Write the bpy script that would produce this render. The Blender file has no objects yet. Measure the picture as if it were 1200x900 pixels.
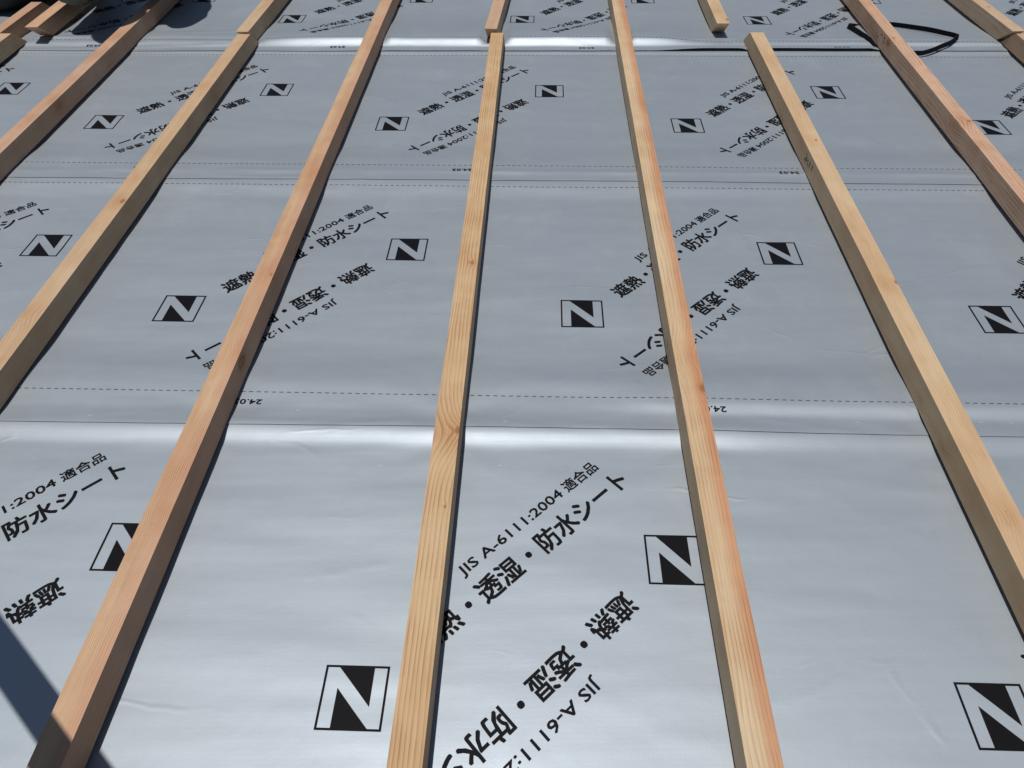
import bpy, bmesh, math, random
from mathutils import Vector, Matrix, noise, Euler
random.seed(7)
scene = bpy.context.scene
C = scene.collection

# ------------------------------------------------------------------ camera, sky, sun, exposure
HC = 1.0445                      # camera height above the deck
cam_d = bpy.data.cameras.new('camera'); cam = bpy.data.objects.new('camera', cam_d); C.objects.link(cam)
cam_d.sensor_width = 36; cam_d.lens = 832 / 1200 * 36; cam_d.clip_start = 0.02; cam_d.clip_end = 2000
PITCH, ROLL = 0.815143, -0.013734
fw = Vector((0, math.cos(PITCH), -math.sin(PITCH))); rt = Vector((1, 0, 0)); up = rt.cross(fw)
r_ = rt * math.cos(ROLL) + up * math.sin(ROLL); u_ = -rt * math.sin(ROLL) + up * math.cos(ROLL)
M = Matrix((r_, u_, -fw)).transposed().to_4x4(); M.translation = (0, 0, HC); cam.matrix_world = M
scene.camera = cam

SUN = Vector((-0.09, -0.12, 1)).normalized()
elev = math.asin(SUN.z)
world = bpy.data.worlds.new('World'); scene.world = world; world.use_nodes = True
wn = world.node_tree.nodes; bgn = wn['Background']
sky = wn.new('ShaderNodeTexSky'); sky.sky_type = 'NISHITA'; sky.sun_disc = False
sky.sun_elevation = elev; sky.sun_rotation = math.atan2(SUN.x, SUN.y); sky.air_density = 1.0; sky.dust_density = 0.6
world.node_tree.links.new(sky.outputs[0], bgn.inputs[0]); bgn.inputs[1].default_value = 0.05
sl = bpy.data.lights.new('sun', 'SUN'); sl.energy = 3.9; sl.angle = math.radians(0.53); sl.color = (1.0, 0.955, 0.90)
so = bpy.data.objects.new('sun', sl); C.objects.link(so); so.rotation_euler = SUN.to_track_quat('Z', 'Y').to_euler(); so.location = (0, 0, 8)
scene.view_settings.view_transform = 'Standard'; scene.view_settings.look = 'None'
scene.view_settings.exposure = 0.0; scene.view_settings.gamma = 1.0

# ------------------------------------------------------------------ helpers
def tag(o, label=None, cat=None, group=None, kind=None):
    if label: o['label'] = label
    if cat: o['category'] = cat
    if group: o['group'] = group
    if kind: o['kind'] = kind
    return o
def obj(name, verts, faces, mats, parent=None, smooth=False):
    me = bpy.data.meshes.new(name); me.from_pydata(verts, [], faces); me.update()
    for m in (mats if isinstance(mats, (list, tuple)) else [mats]): me.materials.append(m)
    if smooth: me.polygons.foreach_set('use_smooth', [True] * len(me.polygons))
    o = bpy.data.objects.new(name, me); C.objects.link(o)
    if parent: o.parent = parent
    return o
def bobj(name, bm, mats, parent=None, smooth=False):
    me = bpy.data.meshes.new(name); bm.to_mesh(me); bm.free()
    for m in (mats if isinstance(mats, (list, tuple)) else [mats]): me.materials.append(m)
    if smooth: me.polygons.foreach_set('use_smooth', [True] * len(me.polygons))
    o = bpy.data.objects.new(name, me); C.objects.link(o)
    if parent: o.parent = parent
    return o
def ss(a, b, x):
    t = max(0.0, min(1.0, (x - a) / (b - a))); return t * t * (3 - 2 * t)

class NT:
    def __init__(s, name):
        s.m = bpy.data.materials.new(name); s.m.use_nodes = True
        s.t = s.m.node_tree; s.n = s.t.nodes; s.b = s.n['Principled BSDF']
    def node(s, typ, **kw):
        n = s.n.new(typ)
        for k, v in kw.items(): setattr(n, k, v)
        return n
    def l(s, a, b): s.t.links.new(a, b)
    def val(s, v, sock):
        if isinstance(v, (int, float)): sock.default_value = v
        elif isinstance(v, (tuple, list)): sock.default_value = v
        else: s.l(v, sock)
    def math(s, op, a, b=0.0, c=None, clamp=False):
        n = s.node('ShaderNodeMath', operation=op, use_clamp=clamp)
        s.val(a, n.inputs[0]); s.val(b, n.inputs[1])
        if c is not None: s.val(c, n.inputs[2])
        return n.outputs[0]
    def vmath(s, op, a, b=(0, 0, 0)):
        n = s.node('ShaderNodeVectorMath', operation=op); s.val(a, n.inputs[0]); s.val(b, n.inputs[1])
        return n.outputs['Value'] if op in ('LENGTH', 'DISTANCE') else n.outputs[0]
    def noise(s, vec, scale, detail=3, rough=0.5, col=False):
        n = s.node('ShaderNodeTexNoise'); s.l(vec, n.inputs['Vector'])
        n.inputs['Scale'].default_value = scale; n.inputs['Detail'].default_value = detail; n.inputs['Roughness'].default_value = rough
        return n.outputs['Color' if col else 'Fac']
    def mix(s, f, a, b, mode='MIX'):
        n = s.node('ShaderNodeMix', data_type='RGBA', blend_type=mode)
        s.val(f, n.inputs['Factor']); s.val(a, n.inputs['A']); s.val(b, n.inputs['B'])
        return n.outputs['Result']
    def range(s, v, a, b, c, d, smooth=True):
        n = s.node('ShaderNodeMapRange'); n.interpolation_type = 'SMOOTHSTEP' if smooth else 'LINEAR'
        s.val(v, n.inputs['Value'])
        for k, x in zip(('From Min', 'From Max', 'To Min', 'To Max'), (a, b, c, d)): n.inputs[k].default_value = x
        return n.outputs['Result']
    def bump(s, h, strength, dist, normal=None):
        n = s.node('ShaderNodeBump'); n.inputs['Strength'].default_value = strength; n.inputs['Distance'].default_value = dist
        s.val(h, n.inputs['Height'])
        if normal is not None: s.l(normal, n.inputs['Normal'])
        return n.outputs['Normal']

def plain(name, col, rough=0.6, metallic=0.0, nscale=0, namt=0.2, bumpd=0):
    t = NT(name); b = t.b
    b.inputs['Roughness'].default_value = rough; b.inputs['Metallic'].default_value = metallic
    if nscale:
        tc = t.node('ShaderNodeTexCoord').outputs['Object']; f = t.noise(tc, nscale, 5, 0.6)
        c2 = tuple(c * (1 - namt) for c in col) + (1,)
        t.l(t.mix(f, c2, tuple(min(1, c * (1 + namt)) for c in col) + (1,)), b.inputs['Base Color'])
        if bumpd: t.l(t.bump(f, 0.6, bumpd), b.inputs['Normal'])
    else: b.inputs['Base Color'].default_value = (*col, 1)
    return t.m

# ------------------------------------------------------------------ materials
def membrane_mat():
    t = NT('silver_membrane'); b = t.b
    tc = t.node('ShaderNodeTexCoord').outputs['Object']
    big = t.noise(tc, 3.0, 3, 0.55); mid = t.noise(tc, 28, 3, 0.6)
    base = t.mix(big, (0.328, 0.373, 0.416, 1), (0.352, 0.396, 0.436, 1))
    sp = t.noise(tc, 700, 2, 0.6)
    base = t.mix(t.range(sp, 0.3, 0.7, 0.0, 0.35), base, t.mix(1.0, base, (1.12, 1.11, 1.10, 1), 'MULTIPLY'))
    vo = t.node('ShaderNodeTexVoronoi'); t.l(tc, vo.inputs['Vector']); vo.inputs['Scale'].default_value = 5.0
    fl = t.range(vo.outputs['Distance'], 0.006, 0.012, 1.0, 0.0)
    base = t.mix(t.math('MULTIPLY', fl, 0.5), base, (0.13, 0.12, 0.11, 1))
    dust = t.range(t.noise(tc, 5.0, 6, 0.7), 0.48, 0.78, 0.0, 0.10)
    base = t.mix(dust, base, (0.48, 0.46, 0.43, 1))
    t.l(base, b.inputs['Base Color'])
    b.inputs['Metallic'].default_value = 0.72
    rg = t.math('ADD', t.math('MULTIPLY', mid, 0.05), 0.55)
    t.l(t.math('ADD', rg, t.math('MULTIPLY', dust, 0.4)), b.inputs['Roughness'])
    sep = t.node('ShaderNodeSeparateXYZ'); t.l(tc, sep.inputs[0])
    wx = t.math('SINE', t.math('MULTIPLY', sep.outputs[0], 2 * math.pi / 0.0062))
    wy = t.math('SINE', t.math('MULTIPLY', sep.outputs[1], 2 * math.pi / 0.0070))
    weave = t.math('ADD', wx, wy)
    m1 = t.node('ShaderNodeMapping'); t.l(tc, m1.inputs[0]); m1.inputs['Scale'].default_value = (1.3, 9, 1); m1.inputs['Rotation'].default_value = (0, 0, 0.10)
    wv = t.noise(m1.outputs[0], 1.4, 2, 0.45)
    m2 = t.node('ShaderNodeMapping'); t.l(tc, m2.inputs[0]); m2.inputs['Scale'].default_value = (6, 16, 1)
    wv2 = t.noise(m2.outputs[0], 1.6, 3, 0.5)
    n1 = t.bump(wv, 0.26, 0.006)
    n2 = t.bump(wv2, 0.16, 0.0012, n1)
    blot = t.noise(tc, 9, 4, 0.55)
    n2 = t.bump(blot, 0.16, 0.0035, n2)
    # thin handling creases, only in patches
    wcr = t.vmath('ADD', tc, t.vmath('MULTIPLY', t.noise(tc, 6, 3, 0.5, col=True), (0.12, 0.05, 0)))
    vr = t.node('ShaderNodeTexVoronoi', feature='DISTANCE_TO_EDGE'); mv = t.node('ShaderNodeMapping'); t.l(wcr, mv.inputs[0]); mv.inputs['Scale'].default_value = (2.6, 6.5, 1)
    t.l(mv.outputs[0], vr.inputs['Vector']); vr.inputs['Scale'].default_value = 1.0
    cr = t.math('MULTIPLY', t.range(vr.outputs['Distance'], 0.0, 0.030, 1.0, 0.0), t.range(t.noise(tc, 4.3, 3, 0.6), 0.52, 0.68, 0.0, 1.0))
    n2 = t.bump(cr, 0.22, 0.0012, n2)
    n3 = t.bump(weave, 0.012, 0.00025, n2)
    n4 = t.bump(t.noise(tc, 420, 3, 0.6), 0.10, 0.0007, n3)
    t.l(n4, b.inputs['Normal'])
    return t.m
MEM = membrane_mat()

def ink_mat():
    t = NT('black_ink'); b = t.b; tc = t.node('ShaderNodeTexCoord').outputs['Object']
    f = t.noise(tc, 500, 3, 0.6)
    t.l(t.mix(f, (0.003, 0.003, 0.004, 1), (0.007, 0.007, 0.009, 1)), b.inputs['Base Color'])
    b.inputs['Roughness'].default_value = 0.6; b.inputs['Specular IOR Level'].default_value = 0.08
    return t.m
INK = ink_mat()
INK2 = plain('grey_dash_ink', (0.06, 0.065, 0.075), 0.5)
STAMP = plain('stamp_ink', (0.035, 0.032, 0.04), 0.7)
STEEL = plain('staple_steel', (0.62, 0.63, 0.65), 0.5, 0.5)
BLACKP = plain('black_strap_plastic', (0.005, 0.005, 0.007), 0.7, 0.0, 120, 0.3, 0.0004); BLACKP.node_tree.nodes['Principled BSDF'].inputs['Specular IOR Level'].default_value = 0.12

def wood_mat(name, light, dark, edge=None, cx=0.01, cz=-0.03, freq=300, knots=(), warp=0.006, contrast=0.55, seed=0.0, edge_side=0.0, pores=True):
    """rings round an axis (cx, cz) beside the timber; knots push the rings aside"""
    t = NT(name); b = t.b
    tc = t.node('ShaderNodeTexCoord').outputs['Object']
    off = t.vmath('ADD', tc, (seed, seed * 1.7, seed * 0.3))
    mp = t.node('ShaderNodeMapping'); t.l(off, mp.inputs[0]); mp.inputs['Scale'].default_value = (9, 1.1, 9)
    wc = t.noise(mp.outputs[0], 1.6, 3, 0.55, col=True)
    sepw = t.node('ShaderNodeSeparateColor'); t.l(wc, sepw.inputs[0])
    sep = t.node('ShaderNodeSeparateXYZ'); t.l(tc, sep.inputs[0])
    x = t.math('ADD', t.math('SUBTRACT', sep.outputs[0], cx), t.math('MULTIPLY', t.math('SUBTRACT', sepw.outputs[0], 0.5), warp * 4))
    z = t.math('ADD', t.math('SUBTRACT', sep.outputs[2], cz), t.math('MULTIPLY', t.math('SUBTRACT', sepw.outputs[1], 0.5), warp * 4))
    r = t.math('SQRT', t.math('ADD', t.math('MULTIPLY', x, x), t.math('MULTIPLY', z, z)))
    kmask = None; kring = None; gs = None
    for (kx, ky, kz, kr) in knots:
        d = t.vmath('SUBTRACT', tc, (kx, ky, kz)); d = t.vmath('MULTIPLY', d, (1, 0.62, 1)); ln = t.vmath('LENGTH', d)
        g = t.math('EXPONENT', t.math('MULTIPLY', t.math('POWER', t.math('DIVIDE', ln, kr * 2.1), 2.0), -1.0))
        r = t.math('ADD', r, t.math('MULTIPLY', g, kr * 1.1))
        gs = g if gs is None else t.math('MAXIMUM', gs, g)
        wob = t.math('MULTIPLY', t.math('SUBTRACT', t.noise(tc, 160, 2), 0.5), kr * 0.5)
        m = t.range(t.math('ADD', ln, wob), kr * 0.45, kr * 1.05, 1.0, 0.0)
        rr = t.math('MULTIPLY', t.math('ADD', t.math('SINE', t.math('MULTIPLY', ln, 2 * math.pi / (kr * 0.42))), 1.0), 0.5)
        if kmask is None: kmask, kring = m, t.math('MULTIPLY', m, rr)
        else: kmask = t.math('MAXIMUM', kmask, m); kring = t.math('MAXIMUM', kring, t.math('MULTIPLY', m, rr))
    ph = t.math('FRACT', t.math('MULTIPLY', r, freq))
    late = t.math('MULTIPLY', t.math('POWER', ph, 2.6), t.range(ph, 0.93, 1.0, 1.0, 0.0))
    amp = t.range(t.noise(off, 14, 2), 0.3, 0.7, 0.35, 1.0)
    late = t.math('MULTIPLY', late, amp)
    ph2 = t.math('FRACT', t.math('MULTIPLY', r, freq * 2.63))
    late = t.math('MAXIMUM', late, t.math('MULTIPLY', t.math('POWER', ph2, 3.0), t.math('MULTIPLY', t.range(t.noise(off, 22, 2), 0.45, 0.7, 0.0, 0.6), t.range(ph2, 0.9, 1.0, 1.0, 0.0))))
    # fibres
    mf = t.node('ShaderNodeMapping'); t.l(off, mf.inputs[0]); mf.inputs['Scale'].default_value = (900, 16, 900)
    fib = t.noise(mf.outputs[0], 1.0, 3, 0.65)
    mg = t.node('ShaderNodeMapping'); t.l(off, mg.inputs[0]); mg.inputs['Scale'].default_value = (45, 2.4, 45)
    tone = t.noise(mg.outputs[0], 1.0, 3, 0.6)
    light = tuple(c * k_ for c, k_ in zip(light, (0.86, 0.87, 0.88))); dark = tuple(c * k_ for c, k_ in zip(dark, (0.84, 0.84, 0.84)))
    contrast = min(1.0, contrast * 1.3)
    if edge is not None: edge = tuple(c * 0.88 for c in edge)
    L, D = (*light, 1), (*dark, 1)
    base = t.mix(t.range(tone, 0.3, 0.72, 0.0, 0.55), L, D)
    if edge is not None:      # differently coloured heartwood on one side
        wob = t.math('MULTIPLY', t.math('SUBTRACT', t.noise(mp.outputs[0], 2.2, 3), 0.5), 0.022)
        e = t.range(t.math('ADD', t.math('MULTIPLY', sep.outputs[0], 1.0 if edge_side >= 0 else -1.0), wob), -0.006, 0.016, 0.0, 1.0)
        base = t.mix(e, base, (*edge, 1))
    deep = t.mix(1.0, base, (0.56, 0.40, 0.30, 1), 'MULTIPLY')
    base = t.mix(t.math('MULTIPLY', late, contrast), base, deep)
    base = t.mix(t.range(fib, 0.42, 0.72, 0.0, 0.48), base, t.mix(1.0, base, (0.72, 0.64, 0.56, 1), 'MULTIPLY'))
    blotch = t.noise(off, 7, 3)
    base = t.mix(t.range(blotch, 0.45, 0.75, 0.0, 0.35), base, t.mix(1.0, base, (0.86, 0.72, 0.62, 1), 'MULTIPLY'))
    # slow changes of tone along the length, with quick steps where the grain dips
    my = t.node('ShaderNodeMapping'); t.l(off, my.inputs[0]); my.inputs['Scale'].default_value = (5, 2.6, 5)
    seg = t.range(t.noise(my.outputs[0], 1.0, 3, 0.6), 0.44, 0.56, 0.0, 1.0)
    base = t.mix(t.math('MULTIPLY', seg, 0.38), base, t.mix(1.0, base, (0.90, 0.78, 0.68, 1), 'MULTIPLY'))
    grime = t.range(t.noise(off, 38, 5, 0.7), 0.60, 0.78, 0.0, 0.30)
    base = t.mix(grime, base, t.mix(1.0, base, (0.60, 0.55, 0.50, 1), 'MULTIPLY'))
    if gs is not None:
        base = t.mix(t.math('MULTIPLY', t.math('POWER', gs, 2.2), 0.72), base, t.mix(1.0, base, (0.80, 0.58, 0.42, 1), 'MULTIPLY'))
    if kmask is not None:
        base = t.mix(t.math('MULTIPLY', kmask, 0.72), base, (0.27, 0.13, 0.06, 1))
        base = t.mix(t.math('MULTIPLY', kring, 0.50), base, (0.10, 0.035, 0.016, 1))
    # saw flecks across
    ms = t.node('ShaderNodeMapping'); t.l(off, ms.inputs[0]); ms.inputs['Scale'].default_value = (30, 260, 30); ms.inputs['Rotation'].default_value = (0, 0, 0.2)
    saw = t.noise(ms.outputs[0], 1.0, 2, 0.5)
    base = t.mix(t.range(saw, 0.62, 0.8, 0.0, 0.16), base, t.mix(1.0, base, (0.7, 0.62, 0.55, 1), 'MULTIPLY'))
    t.l(base, b.inputs['Base Color'])
    b.inputs['Roughness'].default_value = 0.68; b.inputs['Specular IOR Level'].default_value = 0.32
    n1 = t.bump(late, 0.35, 0.0006); n2 = t.bump(fib, 0.35, 0.0005, n1); n3 = t.bump(saw, 0.2, 0.0004, n2)
    t.l(n3, b.inputs['Normal'])
    return t.m

# ------------------------------------------------------------------ roof frame, membrane height
PH = -0.0415
cph, sph = math.cos(PH), math.sin(PH)
def to_uv(x, y): return x * cph + y * sph, -x * sph + y * cph
def to_xy(u, v): return u * cph - v * sph, u * sph + v * cph

# battens: name -> centre x at y=0, slope, width, y0, y1 (top edges), visible-side etc.  (metres)
S = 1.04
BAT = dict(
 B0 =(-1.9195, 0.0430, 0.042, 0.30, 2.690), B0f=(-1.9700, 0.0450, 0.042, 2.50, 3.005),
 B1 =(-1.4461*S, 0.0431, 0.0435, -0.80, 3.95), B2=(-1.0207*S, 0.0469, 0.0448, -0.80, 2.655), B2f=(-1.1022*S, 0.0734, 0.0450, 2.672, 4.1),
 B3 =(-0.5867*S, 0.0489, 0.0435, -0.80, 4.0), B4=(-0.1480*S, 0.0452, 0.0448, -0.80, 2.635), B4f=(-0.3221*S, 0.1037, 0.0440, 2.668, 4.1),
 B5 =(0.2873*S, 0.0433, 0.0460, -0.80, 4.05), B6=(0.7298*S, 0.0455, 0.0470, -0.80, 2.607), B6f=(0.6332*S, 0.0447, 0.0455, 2.688, 4.0),
 B7 =(1.1547*S, 0.0540, 0.0442, -0.80, 4.0), B8=(1.660, 0.0500, 0.0440, -0.40, 2.560), B8f=(1.7319*S-0.0005, -0.0062, 0.0440, 2.575, 4.0),
)
def near_batten(x, y):
    best = 9.0
    for n in ('B1', 'B2', 'B3', 'B4', 'B5', 'B6', 'B7', 'B8', 'B0'):
        c, m, w, a, b_ = BAT[n]
        best = min(best, abs(x - (c + m * y)))
    if y > 2.6:
        for n in ('B2f', 'B4f', 'B6f', 'B8f', 'B0f'):
            c, m, w, a, b_ = BAT[n]; best = min(best, abs(x - (c + m * y)))
    return best
ZB = 0.0045                       # height of the slack membrane between laps
V1, V2 = 0.857, 1.737
def v3(u): return 2.6160 + 0.0068 * u
def seam_v(k, u):
    if k == 1: return V1 + 0.0045 * math.tanh(2.0 * (u + 0.35)) - 0.001
    if k == 2: return V2 + 0.003 * math.sin(u * 1.7 + 1)
    if k == 3: return v3(u)
    return -9
def nz(a, b, s=0.0): return noise.noise(Vector((a, b, s)))
def Zc(x, y):
    """common height of the membrane build-up"""
    u, v = to_uv(x, y)
    z = ZB
    # seam 1: swells up to the lap, glinting band just below the edge
    e = seam_v(1, u); d = v - e
    a1 = 1.0 - 0.50 * ss(0.28, 0.6, u) + 0.08 * nz(u * 2.2, 1.3)
    z += a1 * 0.0076 * ss(-0.044, -0.002, d) * (1 - 0.35 * ss(0.0, 0.05, d)) * (1 - ss(0.10, 0.24, d))
    right = ss(0.05, 0.35, u)
    z += right * 0.0042 * ss(0.035, 0.072, d) * (1 - ss(0.075, 0.22, d)) * (1 + 0.5 * nz(u * 3, 9.0))
    # broad sag of the nearest sheet
    # seam 2: two shallow creases
    d = v - seam_v(2, u)
    z += 0.0052 * ss(-0.09, 0.0, d) * (1 - ss(0.09, 0.22, d)) * (1 + 0.3 * nz(u * 2.0, 4.1))
    z += 0.0016 * math.exp(-((d - 0.045 - 0.012 * nz(u * 1.5, 2.2)) / 0.012) ** 2) * (0.6 + nz(u * 4, 7.7))
    # seam 3: steep glinting fold above the lap
    d = v - v3(u)
    a3 = (0.45 + 0.55 * ss(-1.15, -0.85, u)) * (1 - 0.62 * ss(0.42, 0.62, u)) * (1 + 0.22 * nz(u * 2.3, 5.5))
    z += a3 * 0.0190 * ss(0.032, 0.076 + 0.008 * nz(u * 1.4, 3.3), d) * (1 - ss(0.085, 0.36, d))
    z += 0.0035 * ss(-0.03, 0.0, d) * (1 - ss(0.02, 0.3, d))
    if u < -0.95:
        k = ss(-0.95, -1.25, u)
        z += k * 0.0022 * math.exp(-((d - 0.11 - 0.05 * nz(u * 2, 1)) / 0.014) ** 2)
        z += k * 0.0025 * math.exp(-((d - 0.16 - 0.10 * (u + 1.3)) / 0.016) ** 2)
        z += k * 0.0016 * math.exp(-((d - 0.03 - 0.06 * (u + 1.5)) / 0.010) ** 2)
    if u > 0.45:
        k = ss(0.45, 0.6, u)
        z += k * 0.0022 * math.exp(-((d - 0.055) / 0.010) ** 2) * (1 + 0.5 * nz(u * 3, 2))
        z += k * 0.0016 * math.exp(-((d - 0.09) / 0.012) ** 2) * (1 + 0.6 * nz(u * 2.4, 6))
    # slack waves running across, livelier on the left
    lively = 1.0 - 0.55 * ss(-0.2, 0.7, u)
    z += 0.0013 * lively * nz(u * 1.6 + 3, v * 9.0 + 1.2 * u, 0.5)
    z += 0.0007 * lively * nz(u * 3.2 + 8, v * 17.0 + 2.5 * u, 2.5)
    z += 0.0004 * nz(u * 9, v * 24, 4.5)
    # puckers radiating where the timbers pinch the lap
    if -0.12 < v - V1 < 0.14:
        for n in ('B3', 'B4', 'B5', 'B6'):
            c, m, w, a, b_ = BAT[n]; dx = x - (c + m * y)
            if 0.02 < abs(dx) < 0.20:
                f = (1 - ss(0.02, 0.20, abs(dx)))
                z += 0.0005 * f * math.sin((v - V1) / (0.012 + abs(dx) * 0.28) * 2.0 + (1 if dx > 0 else 2.5)) * (1 - ss(0.05, 0.13, abs(v - V1)))
    # sharp little folds in the film, mostly along the laps
    for (vv, wd, am) in ((V1 - 0.01, 0.10, 1.0), (V2, 0.09, 0.8), (v3(u) + 0.06, 0.13, 1.3)):
        q = abs(v - vv) / wd
        if q < 1:
            w_ = (1 - q * q) ** 2 * am * (0.35 + 0.65 * lively)
            r1 = 1 - abs(nz(u * 3.4 + vv, v * 26 + 3.0 * u, 7.0)) * 3.2
            r2 = 1 - abs(nz(u * 7.5 + vv, v * 34 - 5.0 * u, 9.0)) * 3.6
            z += w_ * (0.00085 * max(0, r1) ** 2 * ss(-0.1, 0.35, nz(u * 2.1, vv * 3, 3.0)) + 0.0005 * max(0, r2) ** 2 * ss(-0.05, 0.4, nz(u * 2.6 + 5, vv * 3, 4.0)))
    r3 = 1 - abs(nz(u * 1.3 + 4, v * 7 + 2.4 * u, 11.0)) * 5.0
    z += 0.0005 * max(0, r3) ** 2 * lively * ss(0.0, 0.4, nz(u * 1.1, v * 2.0, 13.0))
    nb = near_batten(x, y)
    cap = 0.0132
    if z > cap:
        z = cap + (z - cap) * ss(0.0235, 0.042, nb)
    if z < 0.0006: z = 0.0006
    return z
def Zs(k, x, y):
    u, v = to_uv(x, y); z = Zc(x, y)
    if k > 0:
        e = seam_v(k, u); d = v - e
        if k == 3:   # loose lap edge standing open
            lift = 0.0085 * ss(0.40, 0.60, u) * (1 - ss(1.17, 1.24, u)) + 0.0012 * ss(-1.0, -0.5, u)
            if near_batten(x, y) > 0.024 or True:
                z2 = z + lift * (1 - ss(0.0, 0.06, d))
                nb = near_batten(x, y); cap = 0.0132
                if z2 > cap: z2 = max(z, cap + (z2 - cap) * ss(0.024, 0.05, nb))
                z = z2
        z += 0.0013 * (1 - ss(0.11, 0.20, d)) + ((0.0006, 0.0003, 0.0007)[k - 1] * (1 + 0.8 * nz(u * 3.0, k * 2.0))) * (1 - ss(0.0, 0.022, d)) * ss(0.024, 0.05, near_batten(x, y))
    return z

# sheet frames: origin = lower-left corner of a printed logo; own rotation
SH = [(-0.2811, 0.3278, -0.0412), (-0.7949, 1.1851, -0.0415), (-1.3102, 2.0840, -0.0416), (-0.8927, 2.9220, -0.0452)]
PERIOD, DX, DV, LW, LH = 0.9044, 0.4849, 0.2316, 0.0937, 0.0900

# ---- text outlines once, flat
def text_mesh(body, size, bold, width=None, height_scale=1.0):
    """flat outlines, cut into short strips; four slightly shifted layers give the heavy weight"""
    cu = bpy.data.curves.new('tmp_text', 'FONT'); cu.body = body; cu.size = 1.0; cu.resolution_u = 2
    o = bpy.data.objects.new('tmp_text', cu); C.objects.link(o)
    dg = bpy.context.evaluated_depsgraph_get()
    me = bpy.data.meshes.new_from_object(o.evaluated_get(dg))
    xs = [v.co.x for v in me.vertices]; x0, x1 = min(xs), max(xs)
    sy = size * height_scale; bs = bold * size
    sx = ((width - 2 * bs) / (x1 - x0)) if width else size
    bm = bmesh.new(); bm.from_mesh(me)
    bmesh.ops.triangulate(bm, faces=bm.faces[:])
    for v in bm.verts: v.co = Vector(((v.co.x - x0) * sx + bs, v.co.y * sy, 0))
    for i in range(1, int((width or 1) / 0.03) + 1):
        bmesh.ops.bisect_plane(bm, geom=bm.verts[:] + bm.edges[:] + bm.faces[:], plane_co=(i * 0.03, 0, 0), plane_no=(1, 0, 0))
    bmesh.ops.triangulate(bm, faces=[f for f in bm.faces if len(f.verts) > 4])
    bm.verts.index_update()
    V0 = [tuple(v.co) for v in bm.verts]; F0 = [tuple(v.index for v in f.verts) for f in bm.faces]
    bm.free(); C.objects.unlink(o); bpy.data.objects.remove(o); bpy.data.curves.remove(cu); bpy.data.meshes.remove(me)
    V, F = [], []
    for n, (a, b_) in enumerate(((-1, -1), (1, -1), (1, 1), (-1, 1))):
        q = len(V); V += [(x + a * bs, y + b_ * bs, n * 0.00004) for x, y, z in V0]; F += [tuple(q + i for i in f) for f in F0]
    return V, F
T_MAIN = text_mesh('遮熱・透湿・防水シート', 0.0425, 0.023, width=0.4655, height_scale=1.05)
T_JIS = text_mesh('JIS A-6111:2004', 0.0228, 0.021, width=0.2300, height_scale=1.13)
T_FIT = text_mesh('適合品', 0.0262, 0.018, width=0.0780)
T_DATE = text_mesh('24.03', 0.0175, 0.020, width=0.055)

def logo_geo():
    V, F = [], []
    def quad_strip(poly):   # subdivide a convex quad into n x n
        (a, b, c, d), n = poly, 6
        base = len(V)
        for j in range(n + 1):
            for i in range(n + 1):
                s, t_ = i / n, j / n
                p = [(a[q] * (1 - s) + b[q] * s) * (1 - t_) + (d[q] * (1 - s) + c[q] * s) * t_ for q in (0, 1)]
                V.append((p[0] * LW, p[1] * LH, 0))
        for j in range(n):
            for i in range(n):
                q = base + j * (n + 1) + i; F.append((q, q + 1, q + n + 2, q + n + 1))
    t_ = 0.036
    quad_strip(((0, 0), (1, 0), (1, t_), (0, t_))); quad_strip(((0, 1 - t_), (1, 1 - t_), (1, 1), (0, 1)))
    quad_strip(((0, t_), (t_, t_), (t_, 1 - t_), (0, 1 - t_))); quad_strip(((1 - t_, t_), (1, t_), (1, 1 - t_), (1 - t_, 1 - t_)))
    quad_strip(((0.235, t_), (0.785, t_), (0.51, 0.335), (0.235, 0.64)))
    quad_strip(((0.49, 0.665), (0.765, 0.36), (0.765, 1 - t_), (0.215, 1 - t_)))
    return V, F
LOGO = logo_geo()

ANG = math.radians(44.2)
ca, sa = math.cos(ANG), math.sin(ANG)
def place_print(name, geo, k, fn, parent, mat=INK, off=0.0006):
    """fn maps flat coordinates to sheet-local coordinates; then lay on the surface"""
    ox, oy, ph = SH[k]; c, s = math.cos(ph), math.sin(ph); vs = []
    for p in geo[0]:
        lx, ly = fn(p[0], p[1]); X = ox + lx * c - ly * s; Y = oy + lx * s + ly * c
        vs.append((X, Y, Zs(k, X, Y) + off + p[2]))
    return obj(name, vs, geo[1], mat, parent)
def fwd(u0, v0, shift):     # baseline start (along, across) in the tilted text frame
    return lambda x, y: (shift + (u0 + x) * ca - (v0 + y) * sa, (u0 + x) * sa + (v0 + y) * ca)
def rev(u0, v0, shift):
    return lambda x, y: (shift + (u0 - x) * ca - (v0 - y) * sa, (u0 - x) * sa + (v0 - y) * ca)

# ------------------------------------------------------------------ setting: ground, house, deck
GRD = plain('dry_ground', (0.16, 0.15, 0.13), 0.95, 0, 0.8, 0.35)
obj('ground', [(-600, -600, -5.6), (600, -600, -5.6), (600, 600, -5.6), (-600, 600, -5.6)], [(0, 1, 2, 3)], GRD)['kind'] = 'structure'
DECK = plain('roof_plywood', (0.42, 0.30, 0.19), 0.75, 0, 9, 0.25, 0.002)
def box(bm, x0, x1, y0, y1, z0, z1, mi=0):
    vs = [bm.verts.new(p) for p in ((x0, y0, z0), (x1, y0, z0), (x1, y1, z0), (x0, y1, z0), (x0, y0, z1), (x1, y0, z1), (x1, y1, z1), (x0, y1, z1))]
    for f in ((0, 3, 2, 1), (4, 5, 6, 7), (0, 1, 5, 4), (1, 2, 6, 5), (2, 3, 7, 6), (3, 0, 4, 7)):
        bm.faces.new([vs[i] for i in f]).material_index = mi
bm = bmesh.new(); box(bm, -3.6, 3.6, -1.6, 4.6, -0.16, -0.004)
d = bobj('roof_deck', bm, DECK); d['kind'] = 'structure'
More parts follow.
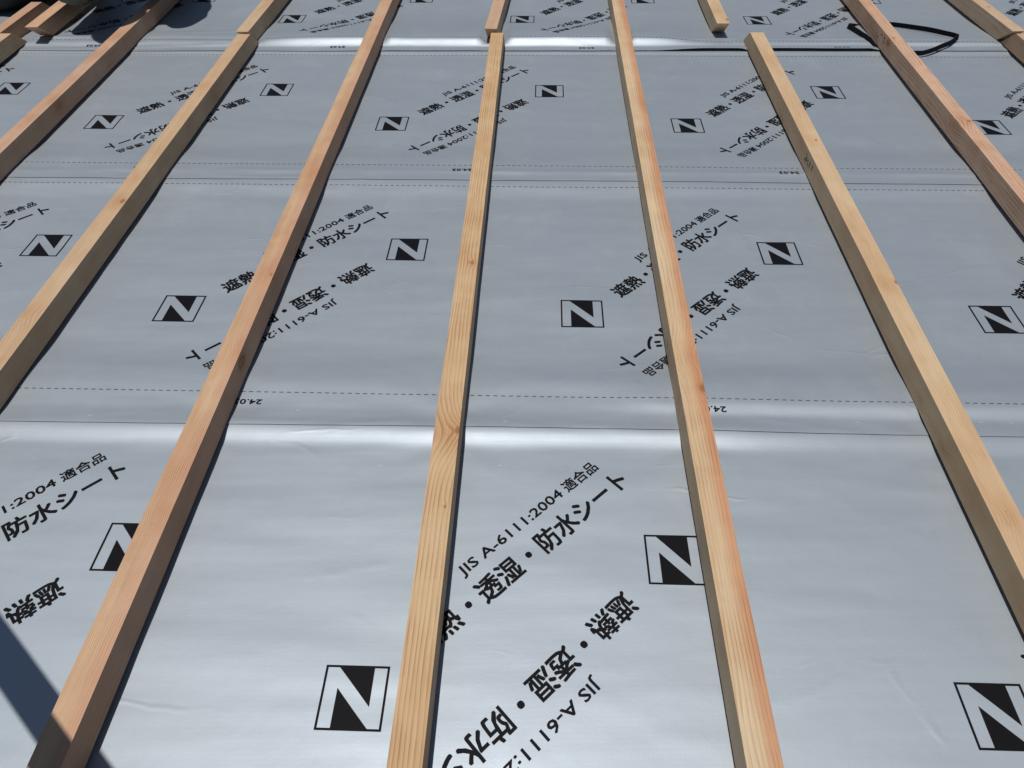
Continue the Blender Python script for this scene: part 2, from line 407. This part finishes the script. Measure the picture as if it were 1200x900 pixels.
bm = bmesh.new(); box(bm, -3.2, 3.2, -1.2, 4.2, -5.596, -0.162)
d = bobj('house_wall', bm, plain('pale_render', (0.55, 0.53, 0.49), 0.85, 0, 3, 0.1)); d['kind'] = 'structure'

# ------------------------------------------------------------------ membrane sheets
LAB = ['silver printed roofing membrane nearest the camera, with the largest black lettering',
       'silver printed roofing membrane, second sheet from the camera',
       'silver printed roofing membrane, third sheet from the camera, just below the far bright fold',
       'silver printed roofing membrane farthest from the camera, with a lifted front edge']
us = []
u = -3.3
while u < 3.3:
    us.append(u); u += 0.018 if -2.15 < u < 2.15 else 0.12
us.append(3.3)
for k in range(4):
    ox, oy, ph = SH[k]
    verts, faces = [], []
    if k == 0: vs0 = -1.4
    rows = []
    # distances from the lap edge
    d = 0.0
    top = 0.99 if k else None
    if k == 0:
        v = -1.4
        while v < 0.15: rows.append(('abs', v)); v += 0.08
        v = 0.15
        while v < V1 + 0.10: rows.append(('abs', v)); v += 0.009
    else:
        while d < top:
            rows.append(('rel', d)); d += 0.0045 if d < 0.13 else (0.0075 if d < 0.4 or d > 0.78 else 0.012)
    nu = len(us)
    cache = []
    for typ, vv in rows:
        for uu in us:
            v = vv if typ == 'abs' else seam_v(k, uu) + vv + 0.0006 * nz(uu * 14, k) * (1 if vv == 0 else 0)
            x, y = to_xy(uu, v); z = Zs(k, x, y)
            verts.append((x, y, z))
    nr = len(rows)
    for j in range(nr - 1):
        for i in range(nu - 1):
            q = j * nu + i; faces.append((q, q + 1, q + nu + 1, q + nu))
    sh = obj('roofing_membrane', verts, faces, MEM, smooth=True)
    tag(sh, LAB[k], 'roofing sheet', 'overlapping silver sheets on the roof')
    # printed marks
    off = 0.0006
    rng = {0: range(-1, 2), 1: range(-1, 3), 2: range(-1, 5), 3: range(-2, 4)}[k]
    for i in rng:
        sx = i * PERIOD
        place_print('printed_logo', LOGO, k, lambda x, y: (sx + x, y), sh)
        place_print('printed_logo', LOGO, k, lambda x, y: (sx + DX + x, DV + y), sh)
        # main line: char centre line at across=-0.0047 ; glyph centre ~0.36 em above baseline
        place_print('printed_text', T_MAIN, k, fwd(0.1695, -0.0047 - 0.0167, sx), sh)
        place_print('printed_text', T_JIS, k, fwd(0.3005, 0.0385, sx), sh)
        place_print('printed_text', T_FIT, k, fwd(0.5400, 0.0375, sx), sh)
        place_print('printed_text', T_MAIN, k, rev(0.4690, -0.1695 + 0.0167, sx), sh)
        place_print('printed_text', T_JIS, k, rev(0.3380, -0.2127, sx), sh)
        place_print('printed_text', T_FIT, k, rev(0.0985, -0.2117, sx), sh)
        if k: place_print('printed_date', T_DATE, k, lambda x, y: (sx + 0.286 + 0.0275 - x, -0.2315 - y), sh, INK, 0.0009)
    # dashed guide lines
    for (lv, name) in ((-0.2120, 'dashed_line'), (0.5590, 'dashed_line')):
        if (k == 0) or (k == 3 and lv > 0): continue
        if k == 3: lv = -0.192
        vs_, fs_ = [], []
        x = -1.3 if k < 3 else -1.6
        while x < 3.6:
            for (a, b_) in ((x, x + 0.0042), (x + 0.0042, x + 0.0086)):
                q = len(vs_)
                vs_ += [(a, lv, 0), (b_, lv, 0), (b_, lv + 0.0016, 0), (a, lv + 0.0016, 0)]; fs_.append((q, q + 1, q + 2, q + 3))
            x += 0.0152
        slope = 0.0045 if k == 3 else 0.0
        place_print(name, (vs_, fs_), k, lambda X, Y: (X, Y + slope * X), sh, INK2, 0.0007)
    sh['sheet_index'] = k
    # staples with a tiny pucker
    st = {0: [(-0.056, 0.7743), (-0.273, 0.769), (-0.917, 0.7708)], 1: [(-0.05, 0.872), (0.617, 0.8893), (-0.852, 0.8697), (0.904, 0.8939), (0.849, 0.8947), (-0.453, 0.8922)],
          2: [(-1.367, 1.8146), (0.45, 1.80), (-0.2, 1.78)], 3: [(-1.72, 2.66), (1.22, 2.66), (-0.6, 2.70)]}[k]
    for (uu, vv) in st:
        x, y = to_xy(uu, vv); z = Zs(k, x, y) + 0.0004; a = random.uniform(-0.4, 0.4)
        bm = bmesh.new(); box(bm, -0.005, 0.005, -0.0006, 0.0006, 0, 0.0007)
        box(bm, -0.0056, -0.0044, -0.0006, 0.0006, -0.0006, 0.0005); box(bm, 0.0044, 0.0056, -0.0006, 0.0006, -0.0006, 0.0005)
        s_ = bobj('staple', bm, STEEL, sh); s_.location = (x, y, z); s_.rotation_euler = (0, 0, a); s_.scale = (0.62, 0.8, 0.8)

# ------------------------------------------------------------------ battens
TAN = (0.55, 0.40, 0.25); TAN2 = (0.48, 0.325, 0.19)
PINK = (0.55, 0.36, 0.25); PINK2 = (0.46, 0.275, 0.175)
YEL = (0.58, 0.435, 0.275); YEL2 = (0.51, 0.355, 0.21)
HB = 0.0535; ZBOT = 0.0142; SLANT = 0.066
def batten(key, label, mat, zb=ZBOT, slant0=True, slant1=True, group='timber battens laid side by side up the roof', tilt=0.0, name='timber_batten'):
    c, m, w, y0, y1 = BAT[key]
    L = y1 - y0
    root_x = c + m * y0
    bm = bmesh.new()
    n = max(4, int(L / 0.12)); rings = []
    bowx = lambda y: 0.0011 * nz(y * 0.9, ord(key[1]) * 3.3) + 0.0004 * nz(y * 4.0, ord(key[1]))
    for j in range(n + 1):
        y = L * j / n
        # gentle natural bow
        bow = 0.0
        s0 = SLANT if j == 0 and slant0 else (SLANT if j == n and slant1 else 0)
        ring = []
        for (sx_, z, sh_) in ((-1, 0, s0), (1, 0, s0), (1, HB, 0), (-1, HB, 0)):
            ring.append(bm.verts.new((sx_ * w / 2 * (1 + 0.012 * nz(y * 3.1, ord(key[1]) + sx_)) + bowx(y), y * 1.0 + sh_, z + (0.0006 * nz(y * 2.7, ord(key[1]) * 1.7 + z * 40) if 0 < j < n else 0))))
        rings.append(ring)
    for a, b_ in zip(rings, rings[1:]):
        for i in range(4): bm.faces.new((a[i], a[(i + 1) % 4], b_[(i + 1) % 4], b_[i]))
    bm.faces.new(rings[0][::-1]); bm.faces.new(rings[-1])
    long_e = [e for e in bm.edges if (abs(e.verts[0].co.x - e.verts[1].co.x) < 1e-6 and abs(e.verts[0].co.z - e.verts[1].co.z) < 1e-6 and len(e.link_faces) == 2)]
    end_e = [e for e in bm.edges if e not in long_e and (all(v in rings[0] for v in e.verts) or all(v in rings[-1] for v in e.verts))]
    bmesh.ops.bevel(bm, geom=long_e + end_e, offset=0.0014, segments=2, affect='EDGES', profile=0.5)
    bmesh.ops.recalc_face_normals(bm, faces=bm.faces)
    o = bobj(name, bm, mat)
    for p in o.data.polygons: p.use_smooth = False
    o.location = (root_x, y0, zb); o.rotation_euler = (tilt, 0, -math.atan(m))
    tag(o, label, 'timber batten', group)
    return o
def K(key, x, y, z, r):       # world knot position to batten coordinates
    c, m, w, y0, y1 = BAT[key]; return (x - (c + m * y), y - y0, z - ZBOT, r)


ZT = ZBOT + HB
STRAW, STRAW2 = (0.56, 0.415, 0.27), (0.49, 0.335, 0.20)
mats = {
 'B0': wood_mat('pine_b', YEL, TAN2, None, 0.10, -0.05, 260, (), seed=1.1),
 'B0f': wood_mat('pine_c', PINK, PINK2, None, 0.10, -0.04, 260, (), seed=2.1),
 'B1': wood_mat('pine_rosy', (0.55, 0.375, 0.265), (0.47, 0.285, 0.18), None, 0.09, -0.03, 300, (K('B1', -1.395, 2.643, ZT - 0.017, 0.016), K('B1', -1.40, 2.15, ZT - 0.019, 0.016), K('B1', -1.362, 2.643, ZT - 0.004, 0.005), K('B1', -1.352, 1.774, 0.05, 0.010)), warp=0.003, seed=3.3),
 'B2': wood_mat('pine_straw', STRAW, STRAW2, None, -0.09, -0.06, 260, (K('B2', -0.985, 1.575, ZT - 0.016, 0.015), K('B2', -0.955, 2.237, ZT - 0.018, 0.016), K('B2', -1.02, 1.15, ZT - 0.018, 0.016), K('B2', -0.975, 1.575, ZT + 0.001, 0.008), K('B2', -0.955, 1.577, 0.055, 0.006)), warp=0.003, contrast=0.4, seed=4.7),
 'B2f': wood_mat('pine_straw2', STRAW, STRAW2, None, 0.09, -0.05, 260, (), warp=0.003, contrast=0.4, seed=5.2),
 'B3': wood_mat('pine_salmon', (0.585, 0.415, 0.265), (0.50, 0.30, 0.185), (0.53, 0.335, 0.22), 0.085, -0.012, 330, (K('B3', -0.545, 1.268, ZT - 0.018, 0.016), K('B3', -0.535, 1.012, ZT - 0.019, 0.017), K('B3', -0.520, 1.708, ZT - 0.018, 0.015), K('B3', -0.60, 0.60, ZT - 0.02, 0.017), K('B3', -0.532, 1.268, ZT + 0.003, 0.005), K('B3', -0.505, 1.385, 0.052, 0.004)), warp=0.003, contrast=0.55, seed=6.4, edge_side=1),
 'B4': wood_mat('pine_grained', (0.585, 0.42, 0.245), (0.53, 0.355, 0.19), None, 0.085, -0.035, 205, (K('B4', -0.110, 0.80, ZT - 0.020, 0.018), K('B4', -0.085, 1.85, ZT - 0.018, 0.016), K('B4', -0.098, 0.812, ZT, 0.0065), K('B4', -0.086, 1.301, ZT, 0.0045), K('B4', -0.112, 0.651, ZT, 0.0025)), warp=0.0045, contrast=0.85, seed=7.9),
 'B4f': wood_mat('pine_pink2', (0.56, 0.40, 0.27), PINK2, None, 0.08, -0.05, 250, (), warp=0.003, contrast=0.4, seed=8.8),
 'B5': wood_mat('pine_two_tone', (0.62, 0.485, 0.315), (0.57, 0.41, 0.245), (0.53, 0.295, 0.165), -0.075, -0.030, 230, (K('B5', 0.345, 0.985, ZT - 0.018, 0.017), K('B5', 0.42, 2.05, ZT - 0.018, 0.016), K('B5', 0.358, 0.905, ZT + 0.001, 0.0085), K('B5', 0.436, 2.36, ZT, 0.006), K('B5', 0.459, 2.672, ZT, 0.004), K('B5', 0.318, 1.06, 0.03, 0.007)), warp=0.005, contrast=0.65, seed=9.6, edge_side=1),
 'B6': wood_mat('pine_yellow', (0.595, 0.445, 0.28), (0.53, 0.365, 0.21), None, 0.10, -0.05, 300, (K('B6', 0.815, 1.205, ZT - 0.017, 0.016), K('B6', 0.838, 1.835, ZT - 0.017, 0.016), K('B6', 0.79, 0.62, ZT - 0.019, 0.017), K('B6', 0.836, 1.211, ZT + 0.001, 0.005), K('B6', 0.852, 1.837, ZT + 0.001, 0.004), K('B6', 0.768, 0.90, 0.035, 0.006), K('B6', 0.765, 0.78, 0.03, 0.007)), warp=0.003, contrast=0.35, seed=10.4),
 'B6f': wood_mat('pine_yellow2', (0.595, 0.445, 0.285), (0.50, 0.33, 0.19), None, 0.09, -0.05, 300, (K('B6f', 0.80, 2.725, ZT, 0.006),), warp=0.003, contrast=0.35, seed=11.2),
 'B7': wood_mat('pine_rosy_lined', (0.60, 0.41, 0.285), (0.50, 0.295, 0.19), None, 0.05, -0.022, 175, (K('B7', 1.305, 1.931, ZT - 0.016, 0.015), K('B7', 1.32, 2.53, ZT - 0.016, 0.015), K('B7', 1.33, 2.533, ZT, 0.005), K('B7', 1.318, 1.931, ZT, 0.005), K('B7', 1.265, 1.66, 0.035, 0.004)), warp=0.006, contrast=0.75, seed=12.1),
 'B8': wood_mat('pine_brown', (0.52, 0.36, 0.235), (0.42, 0.24, 0.14), None, 0.08, -0.04, 220, (), seed=13.7),
 'B8f': wood_mat('pine_olive', (0.56, 0.42, 0.29), (0.47, 0.335, 0.22), None, 0.07, 0.02, 300, (K('B8f', 1.79, 2.81, ZT, 0.004),), warp=0.003, contrast=0.45, seed=14.2),
}
G = 'timber battens laid side by side up the roof'
batten('B0', 'pale timber batten end at the left edge, in front of the reddish one', mats['B0'])
batten('B0f', 'reddish timber batten end in the top left corner before the black stand-in shape', mats['B0f'])
batten('B1', 'rosy unbroken timber batten running out of the left edge and under the kneeling worker', mats['B1'])
batten('B2', 'straw coloured timber batten leaving the left edge at mid height', mats['B2'])
batten('B2f', 'short far timber batten continuing the straw coloured one beyond its joint', mats['B2f'])
batten('B3', 'salmon pink unbroken timber batten crossed at its near end by a dark band of shade', mats['B3'])
batten('B4', 'tan timber batten with bold grain lines and a knot at the lap, left of centre', mats['B4'])
batten('B4f', 'short far timber batten butting the bold grained tan one at top centre', mats['B4f'])
batten('B5', 'two tone yellow and orange timber batten with an oval knot, just right of centre', mats['B5'])
b6 = batten('B6', 'yellow timber batten whose square far end stops short, ink stamp on its side', mats['B6'])
batten('B6f', 'far yellow timber batten with a brown cut end casting a dark shadow', mats['B6f'])
b7 = batten('B7', 'rosy unbroken timber batten with strong lines, lying over the black strap', mats['B7'], zb=ZBOT + 0.003)
batten('B8', 'brown sided timber batten end at the right edge of the photo', mats['B8'], zb=ZBOT + 0.001)
batten('B8f', 'grey brown sided far timber batten in the top right corner', mats['B8f'], zb=ZBOT + 0.002)

# the loose length held up at the far left
BAT['B9'] = (-1.7248, 0.0, 0.047, 2.722, 3.22)
BAT['B9'] = (-1.7248 - 0.03 * 2.722, 0.03, 0.047, 2.722, 3.22)
lb = batten('B9', 'short loose timber with its near end raised, tucked under the knee of the worker', wood_mat('pine_loose', (0.62, 0.42, 0.28), PINK2, None, 0.05, -0.04, 240, (), seed=15.5), zb=0.022, group=None)

# ink stamps on the sides (illegible smudged strokes)
def stamp(parent, key, yc, zc, side, n, seed):
    rnd = random.Random(seed); c, m, w, y0, y1 = BAT[key]; bm = bmesh.new()
    for i in range(n):
        y = yc - y0 + rnd.uniform(-0.045, 0.045); z = zc + rnd.uniform(-0.010, 0.010)
        a = rnd.choice((0, 0.5, 1.57, 1.2, -0.6)); ln = rnd.uniform(0.006, 0.016); wd = 0.0016
        dy, dz = math.cos(a) * ln / 2, math.sin(a) * ln / 2; ny, nz_ = -math.sin(a) * wd, math.cos(a) * wd
        x = side * (w / 2 + 0.0004)
        vs = [bm.verts.new((x, y + p * dy + q * ny, z + p * dz + q * nz_)) for p, q in ((-1, -1), (1, -1), (1, 1), (-1, 1))]
        bm.faces.new(vs if side > 0 else vs[::-1])
    return bobj('ink_stamp', bm, STAMP, parent)
stamp(b6, 'B6', 1.745, 0.031, -1, 12, 3)
stamp(b7, 'B7', 2.60, 0.030, -1, 9, 5)

# ------------------------------------------------------------------ black strap loop lying under the rosy batten
def ribbon(name, pts, mat, th=0.0035):
    """closed ribbon standing on edge: pts = (x, y, z_bottom, height)"""
    P = [Vector((p[0], p[1], 0)) for p in pts]; n = len(P); fine = []
    for i in range(n):
        a, b_, c_, d_ = P[(i - 1) % n], P[i], P[(i + 1) % n], P[(i + 2) % n]
        for s in range(6):
            t = s / 6
            q = 0.5 * ((2 * b_) + (c_ - a) * t + (2 * a - 5 * b_ + 4 * c_ - d_) * t * t + (3 * b_ - a - 3 * c_ + d_) * t ** 3)
            zb = pts[i][2] * (1 - t) + pts[(i + 1) % n][2] * t; h = pts[i][3] * (1 - t) + pts[(i + 1) % n][3] * t
            fine.append((q, zb, h))
    m = len(fine); V, F = [], []
    for i in range(m):
        q, zb, h = fine[i]; tn = (fine[(i + 1) % m][0] - fine[i - 1][0]).normalized(); nn = Vector((-tn.y, tn.x, 0)) * th / 2
        h = h * 0.86; base = max(Zs(3, q.x, q.y), Zs(2, q.x, q.y)) + zb
        lean = nn * 1.6
        for (s, zz, l_) in ((1, 0, 0), (-1, 0, 0), (-1, h, 1), (1, h, 1)):
            w_ = q + nn * s + lean * l_; V.append((w_.x, w_.y, base + zz))
    for i in range(m):
        for j in range(4):
            a, b_ = i * 4 + j, i * 4 + (j + 1) % 4; c_, d_ = ((i + 1) % m) * 4 + (j + 1) % 4, ((i + 1) % m) * 4 + j
            F.append((a, b_, c_, d_))
    return obj(name, V, F, mat)
st = ribbon('strap_loop', [
    (1.274, 2.782, .002, .019), (1.279, 2.755, .001, .019), (1.286, 2.70, .001, .018), (1.300, 2.64, .001, .014), (1.318, 2.595, 0, .006), (1.345, 2.565, 0, .0015), (1.372, 2.55, 0, .0015),
    (1.395, 2.538, .001, .008), (1.4316, 2.530, .002, .017), (1.455, 2.528, .004, .017), (1.527, 2.562, .008, .017), (1.600, 2.615, .008, .018), (1.613, 2.628, .008, .019), (1.606, 2.648, .006, .019),
    (1.5418, 2.728, .003, .020), (1.450, 2.795, .001, .018), (1.405, 2.815, .001, .010), (1.372, 2.82, 0, .0015), (1.335, 2.82, 0, .0015), (1.315, 2.812, 0, .008), (1.288, 2.792, .001, .017)], BLACKP)
tag(st, 'black plastic strap bent in a loop under the rosy batten at top right', 'strap')

# ------------------------------------------------------------------ unseen rail put in outside the frame to cast the band of shade
GALV = plain('galvanised_tube', (0.55, 0.56, 0.57), 0.42, 0.9, 40, 0.15, 0.0005)
def tube(name, a, b_, r, mat, parent=None, seg=20):
    a, b_ = Vector(a), Vector(b_); dd = (b_ - a); L = dd.length; bm = bmesh.new()
    bmesh.ops.create_cone(bm, cap_ends=True, segments=seg, radius1=r, radius2=r, depth=L)
    q = dd.to_track_quat('Z', 'Y').to_matrix().to_4x4(); q.translation = (a + b_) / 2
    bmesh.ops.transform(bm, matrix=q, verts=bm.verts)
    return bobj(name, bm, mat, parent, True)
zr = 0.80; gx, gy = -0.718, 0.3975      # centre line of the shade band on the membrane, scaled below
P0 = Vector(((-0.6723 + -0.7132) / 2 * S, (0.4064 + 0.3692) / 2 * S, zr)); P0.x += SUN.x / SUN.z * zr; P0.y += SUN.y / SUN.z * zr
dr = Vector((0.7604, -0.6495, 0))
rail = bpy.data.objects.new('shade_caster_rail', None); C.objects.link(rail); rail.location = (P0.x - 2.6 * dr.x, P0.y - 2.6 * dr.y, 0)
tag(rail, 'unseen scaffold guard rail put in outside the frame to cast the lower left shade', 'guard rail')
def inr(p): return Vector(p) - rail.location
A = P0 - dr * 2.9; B = P0 + dr * 1.9
tube('rail', inr(A), inr(B), 0.0262, GALV, rail)
for q in (P0 - dr * 2.6, P0 + dr * 1.6):
    tube('post', inr((q.x + 0.055 * dr.y, q.y - 0.055 * dr.x, -0.003)), inr((q.x + 0.055 * dr.y, q.y - 0.055 * dr.x, 1.05)), 0.0243, GALV, rail)
    bm = bmesh.new(); box(bm, -0.06, 0.06, -0.04, 0.04, -0.04, 0.04); bmesh.ops.bevel(bm, geom=bm.edges[:], offset=0.012, segments=2, affect='EDGES')
    c_ = bobj('clamp', bm, GALV, rail); c_.location = inr((q.x + 0.03 * dr.y, q.y - 0.03 * dr.x, zr))

# ------------------------------------------------------------------ black sack shape added for the dark clothing in shade at top left
bm = bmesh.new(); bmesh.ops.create_cube(bm, size=1.0)
bmesh.ops.subdivide_edges(bm, edges=bm.edges[:], cuts=9, use_grid_fill=True)
for v in bm.verts:
    p = v.co.copy(); q = Vector((p.x * 2, p.y * 2, p.z * 2)); ln = (abs(q.x) ** 4 + abs(q.y) ** 4 + abs(q.z) ** 4) ** 0.25
    q = q / max(ln, 1e-6) * max(abs(q.x), abs(q.y), abs(q.z))
    f = 1 + 0.10 * noise.noise(q * 2.4) + 0.05 * noise.noise(q * 6)
    v.co = Vector((q.x * 0.29 * f, q.y * 0.26 * f, max(-0.999, q.z) * 0.15 * (1 + 0.25 * noise.noise(q * 1.7))))
dark_fill = bobj('dark_corner_filler', bm, plain('corner_black', (0.008, 0.008, 0.010), 0.8, 0, 60, 0.4, 0.002), None, True)
dark_fill.location = (-2.075, 3.275, 0.165); tag(dark_fill, 'black stand-in shape for the dark shaded corner at top left behind the timber ends', 'dark_fill')
for s in (-1, 1):
    pts = [(-0.12, 0.05 * s, 0.11), (-0.10, 0.05 * s, 0.24), (0.0, 0.05 * s, 0.28), (0.10, 0.05 * s, 0.24), (0.12, 0.05 * s, 0.11)]
    bm = bmesh.new(); prev = None
    for p in pts:
        ring = [bm.verts.new((p[0] + 0.008 * math.cos(a), p[1] + 0.004 * math.sin(a) * 3, p[2] + 0.006 * math.sin(a))) for a in [i * math.pi / 4 for i in range(8)]]
        if prev:
            for i in range(8): bm.faces.new((prev[i], prev[(i + 1) % 8], ring[(i + 1) % 8], ring[i]))
        prev = ring
    bobj('filler_handle', bm, BLACKP, dark_fill, True)

# ------------------------------------------------------------------ kneeling worker beyond the top edge (only the knees reach into the picture)
def worker():
    TR = NT('olive_work_trousers'); tcx = TR.node('ShaderNodeTexCoord').outputs['Object']
    TR.l(TR.mix(TR.noise(tcx, 30, 5, 0.6), (0.075, 0.082, 0.066, 1), (0.125, 0.13, 0.105, 1)), TR.b.inputs['Base Color']); TR.b.inputs['Roughness'].default_value = 0.9
    TR.l(TR.bump(TR.noise(tcx, 22, 4, 0.6), 0.8, 0.008), TR.b.inputs['Normal'])
    SHIRT = plain('navy_work_shirt', (0.02, 0.03, 0.06), 0.9, 0, 25, 0.3, 0.004)
    SKIN = plain('skin', (0.45, 0.26, 0.18), 0.55, 0, 80, 0.08, 0.0005)
    SHOE = plain('dark_work_shoe', (0.02, 0.02, 0.02), 0.6)
    nodes, edges, kinds = [], [], []
    def nd(p, r, kind, par=None):
        nodes.append((Vector(p), r if isinstance(r, tuple) else (r, r))); kinds.append(kind)
        if par is not None: edges.append((par, len(nodes) - 1))
        return len(nodes) - 1
    pel = nd((-1.455, 3.27, 0.50), (0.145, 0.11), 't')
    wa = nd((-1.44, 3.17, 0.66), (0.15, 0.12), 's', pel); ch = nd((-1.45, 3.00, 0.81), (0.185, 0.13), 's', wa)
    nk0 = nd((-1.49, 2.89, 0.90), (0.10, 0.085), 's', ch); nk = nd((-1.52, 2.82, 0.95), 0.055, 'k', nk0)
    h1 = nd((-1.545, 2.765, 0.99), (0.075, 0.08), 'k', nk); h2 = nd((-1.56, 2.73, 1.07), (0.080, 0.095), 'k', h1); h3 = nd((-1.56, 2.725, 1.13), (0.060, 0.07), 'k', h2)
    for (hx, kx, ky, ax, ay) in ((-1.53, -1.600, 2.795, -1.66, 3.26), (-1.36, -1.340, 2.925, -1.27, 3.36)):
        hip = nd((hx, 3.24, 0.44), 0.095, 't', pel)
        mid = nd(((hx + kx) / 2, (3.22 + ky) / 2 + 0.0, 0.31), 0.082, 't', hip)
        kn = nd((kx, ky + 0.01, 0.165), 0.094, 't', mid)
        cf = nd(((kx + ax) / 2, (ky + ay) / 2, 0.130), 0.060, 't', kn)
        an = nd((ax, ay, 0.115), 0.043, 't', cf); nd((ax, ay + 0.07, 0.10), 0.042, 'b', an); nd((ax, ay + 0.13, 0.045), 0.034, 'b', len(nodes) - 1)
    for s in (-1, 1):
        sh = nd((-1.48 + s * 0.165, 2.93, 0.87), 0.066, 's', nk0)
        el = nd((-1.485 + s * 0.165, 2.84, 0.64), 0.050, 's', sh)
        wr = nd((-1.465 + s * 0.150, 2.86, 0.43), 0.030, 'k', el)
        pm = nd((-1.465 + s * 0.140, 2.885, 0.375), (0.036, 0.018), 'k', wr)
        for f in range(4):
            bx = -1.465 + s * (0.165 - 0.019 * f); L = (0.9, 1.0, 0.95, 0.75)[f]
            a = nd((bx, 2.895, 0.34), 0.0095, 'k', pm); b1 = nd((bx, 2.915, 0.34 - 0.030 * L), 0.0085, 'k', a); nd((bx, 2.945, 0.34 - 0.045 * L), 0.0075, 'k', b1)
        a = nd((-1.465 + s * 0.098, 2.885, 0.372), 0.011, 'k', pm); nd((-1.465 + s * 0.083, 2.905, 0.345), 0.009, 'k', a)
    root = Vector((-1.455, 3.10, 0.0))
    me = bpy.data.meshes.new('person'); me.from_pydata([n[0] - root for n in nodes], edges, [])
    o = bpy.data.objects.new('person', me); C.objects.link(o)
    sk = o.modifiers.new('skin', 'SKIN'); sd = o.modifiers.new('sub', 'SUBSURF'); sd.levels = 2; sd.render_levels = 2
    if not me.skin_vertices:
        bpy.context.view_layer.objects.active = o
    for i, sv in enumerate(me.skin_vertices[0].data): sv.radius = nodes[i][1]; sv.use_root = (i == 0)
    dg = bpy.context.evaluated_depsgraph_get(); dg.update()
    nm = bpy.data.meshes.new_from_object(o.evaluated_get(dg)); o.modifiers.clear(); o.data = nm; nm.name = 'person'
    nm.materials.clear()
    for m in (TR.m, SHIRT, SKIN, SHOE): nm.materials.append(m)
    mi = {'t': 0, 's': 1, 'k': 2, 'b': 3}
    seg = [(nodes[a][0] - root, nodes[b_][0] - root, mi[kinds[b_]], (nodes[a][1][0] + nodes[b_][1][0]) / 2) for a, b_ in edges]
    for p in nm.polygons:
        c_ = p.center; best, bi = 9, 0
        for a, b_, m_, rr in seg:
            ab = b_ - a; t = max(0, min(1, (c_ - a).dot(ab) / max(ab.length_squared, 1e-9))); d_ = (c_ - (a + ab * t)).length - rr
            if d_ < best: best, bi = d_, m_
        p.material_index = bi; p.use_smooth = True
    for v in nm.vertices:      # cloth creases on the trousers
        if v.co.z < 0.5: v.co += v.normal * 0.006 * noise.noise(v.co * 11)
    o.location = root
    tag(o, 'person kneeling at the far left in olive trousers, only the knees in view', 'person')
    # face, ears, helmet
    hc = Vector((-1.56, 2.73, 1.07)) - root
    def ball(name, p, sc, mat, seg_=14):
        bm = bmesh.new(); bmesh.ops.create_uvsphere(bm, u_segments=seg_, v_segments=10, radius=1.0)
        for v in bm.verts: v.co = Vector((v.co.x * sc[0], v.co.y * sc[1], v.co.z * sc[2])) + Vector(p)
        return bobj(name, bm, mat, o, True)
    EYE = plain('eye_dark', (0.02, 0.015, 0.01), 0.2)
    for s in (-1, 1):
        ball('eye', hc + Vector((s * 0.032, -0.072, -0.005)), (0.013, 0.010, 0.009), EYE); ball('ear', hc + Vector((s * 0.084, 0.0, -0.02)), (0.012, 0.020, 0.030), SKIN)
    ball('nose', hc + Vector((0, -0.088, -0.030)), (0.014, 0.020, 0.026), SKIN); ball('mouth', hc + Vector((0, -0.076, -0.068)), (0.025, 0.009, 0.006), plain('lips', (0.32, 0.12, 0.10), 0.5))
    bm = bmesh.new(); bmesh.ops.create_uvsphere(bm, u_segments=28, v_segments=16, radius=1.0)
    bmesh.ops.delete(bm, geom=[v for v in bm.verts if v.co.z < -0.05], context='VERTS')
    for v in bm.verts:
        rim = 1.0 + (0.22 if v.co.z < 0.03 and v.co.y < 0 else 0.0)
        v.co = Vector((v.co.x * 0.105 * (1 + (rim - 1) * 0.3), v.co.y * 0.125 * rim, v.co.z * 0.105)) + hc + Vector((0, 0.005, 0.035))
    bobj('helmet', bm, plain('white_helmet', (0.75, 0.75, 0.73), 0.3), o, True)
worker()
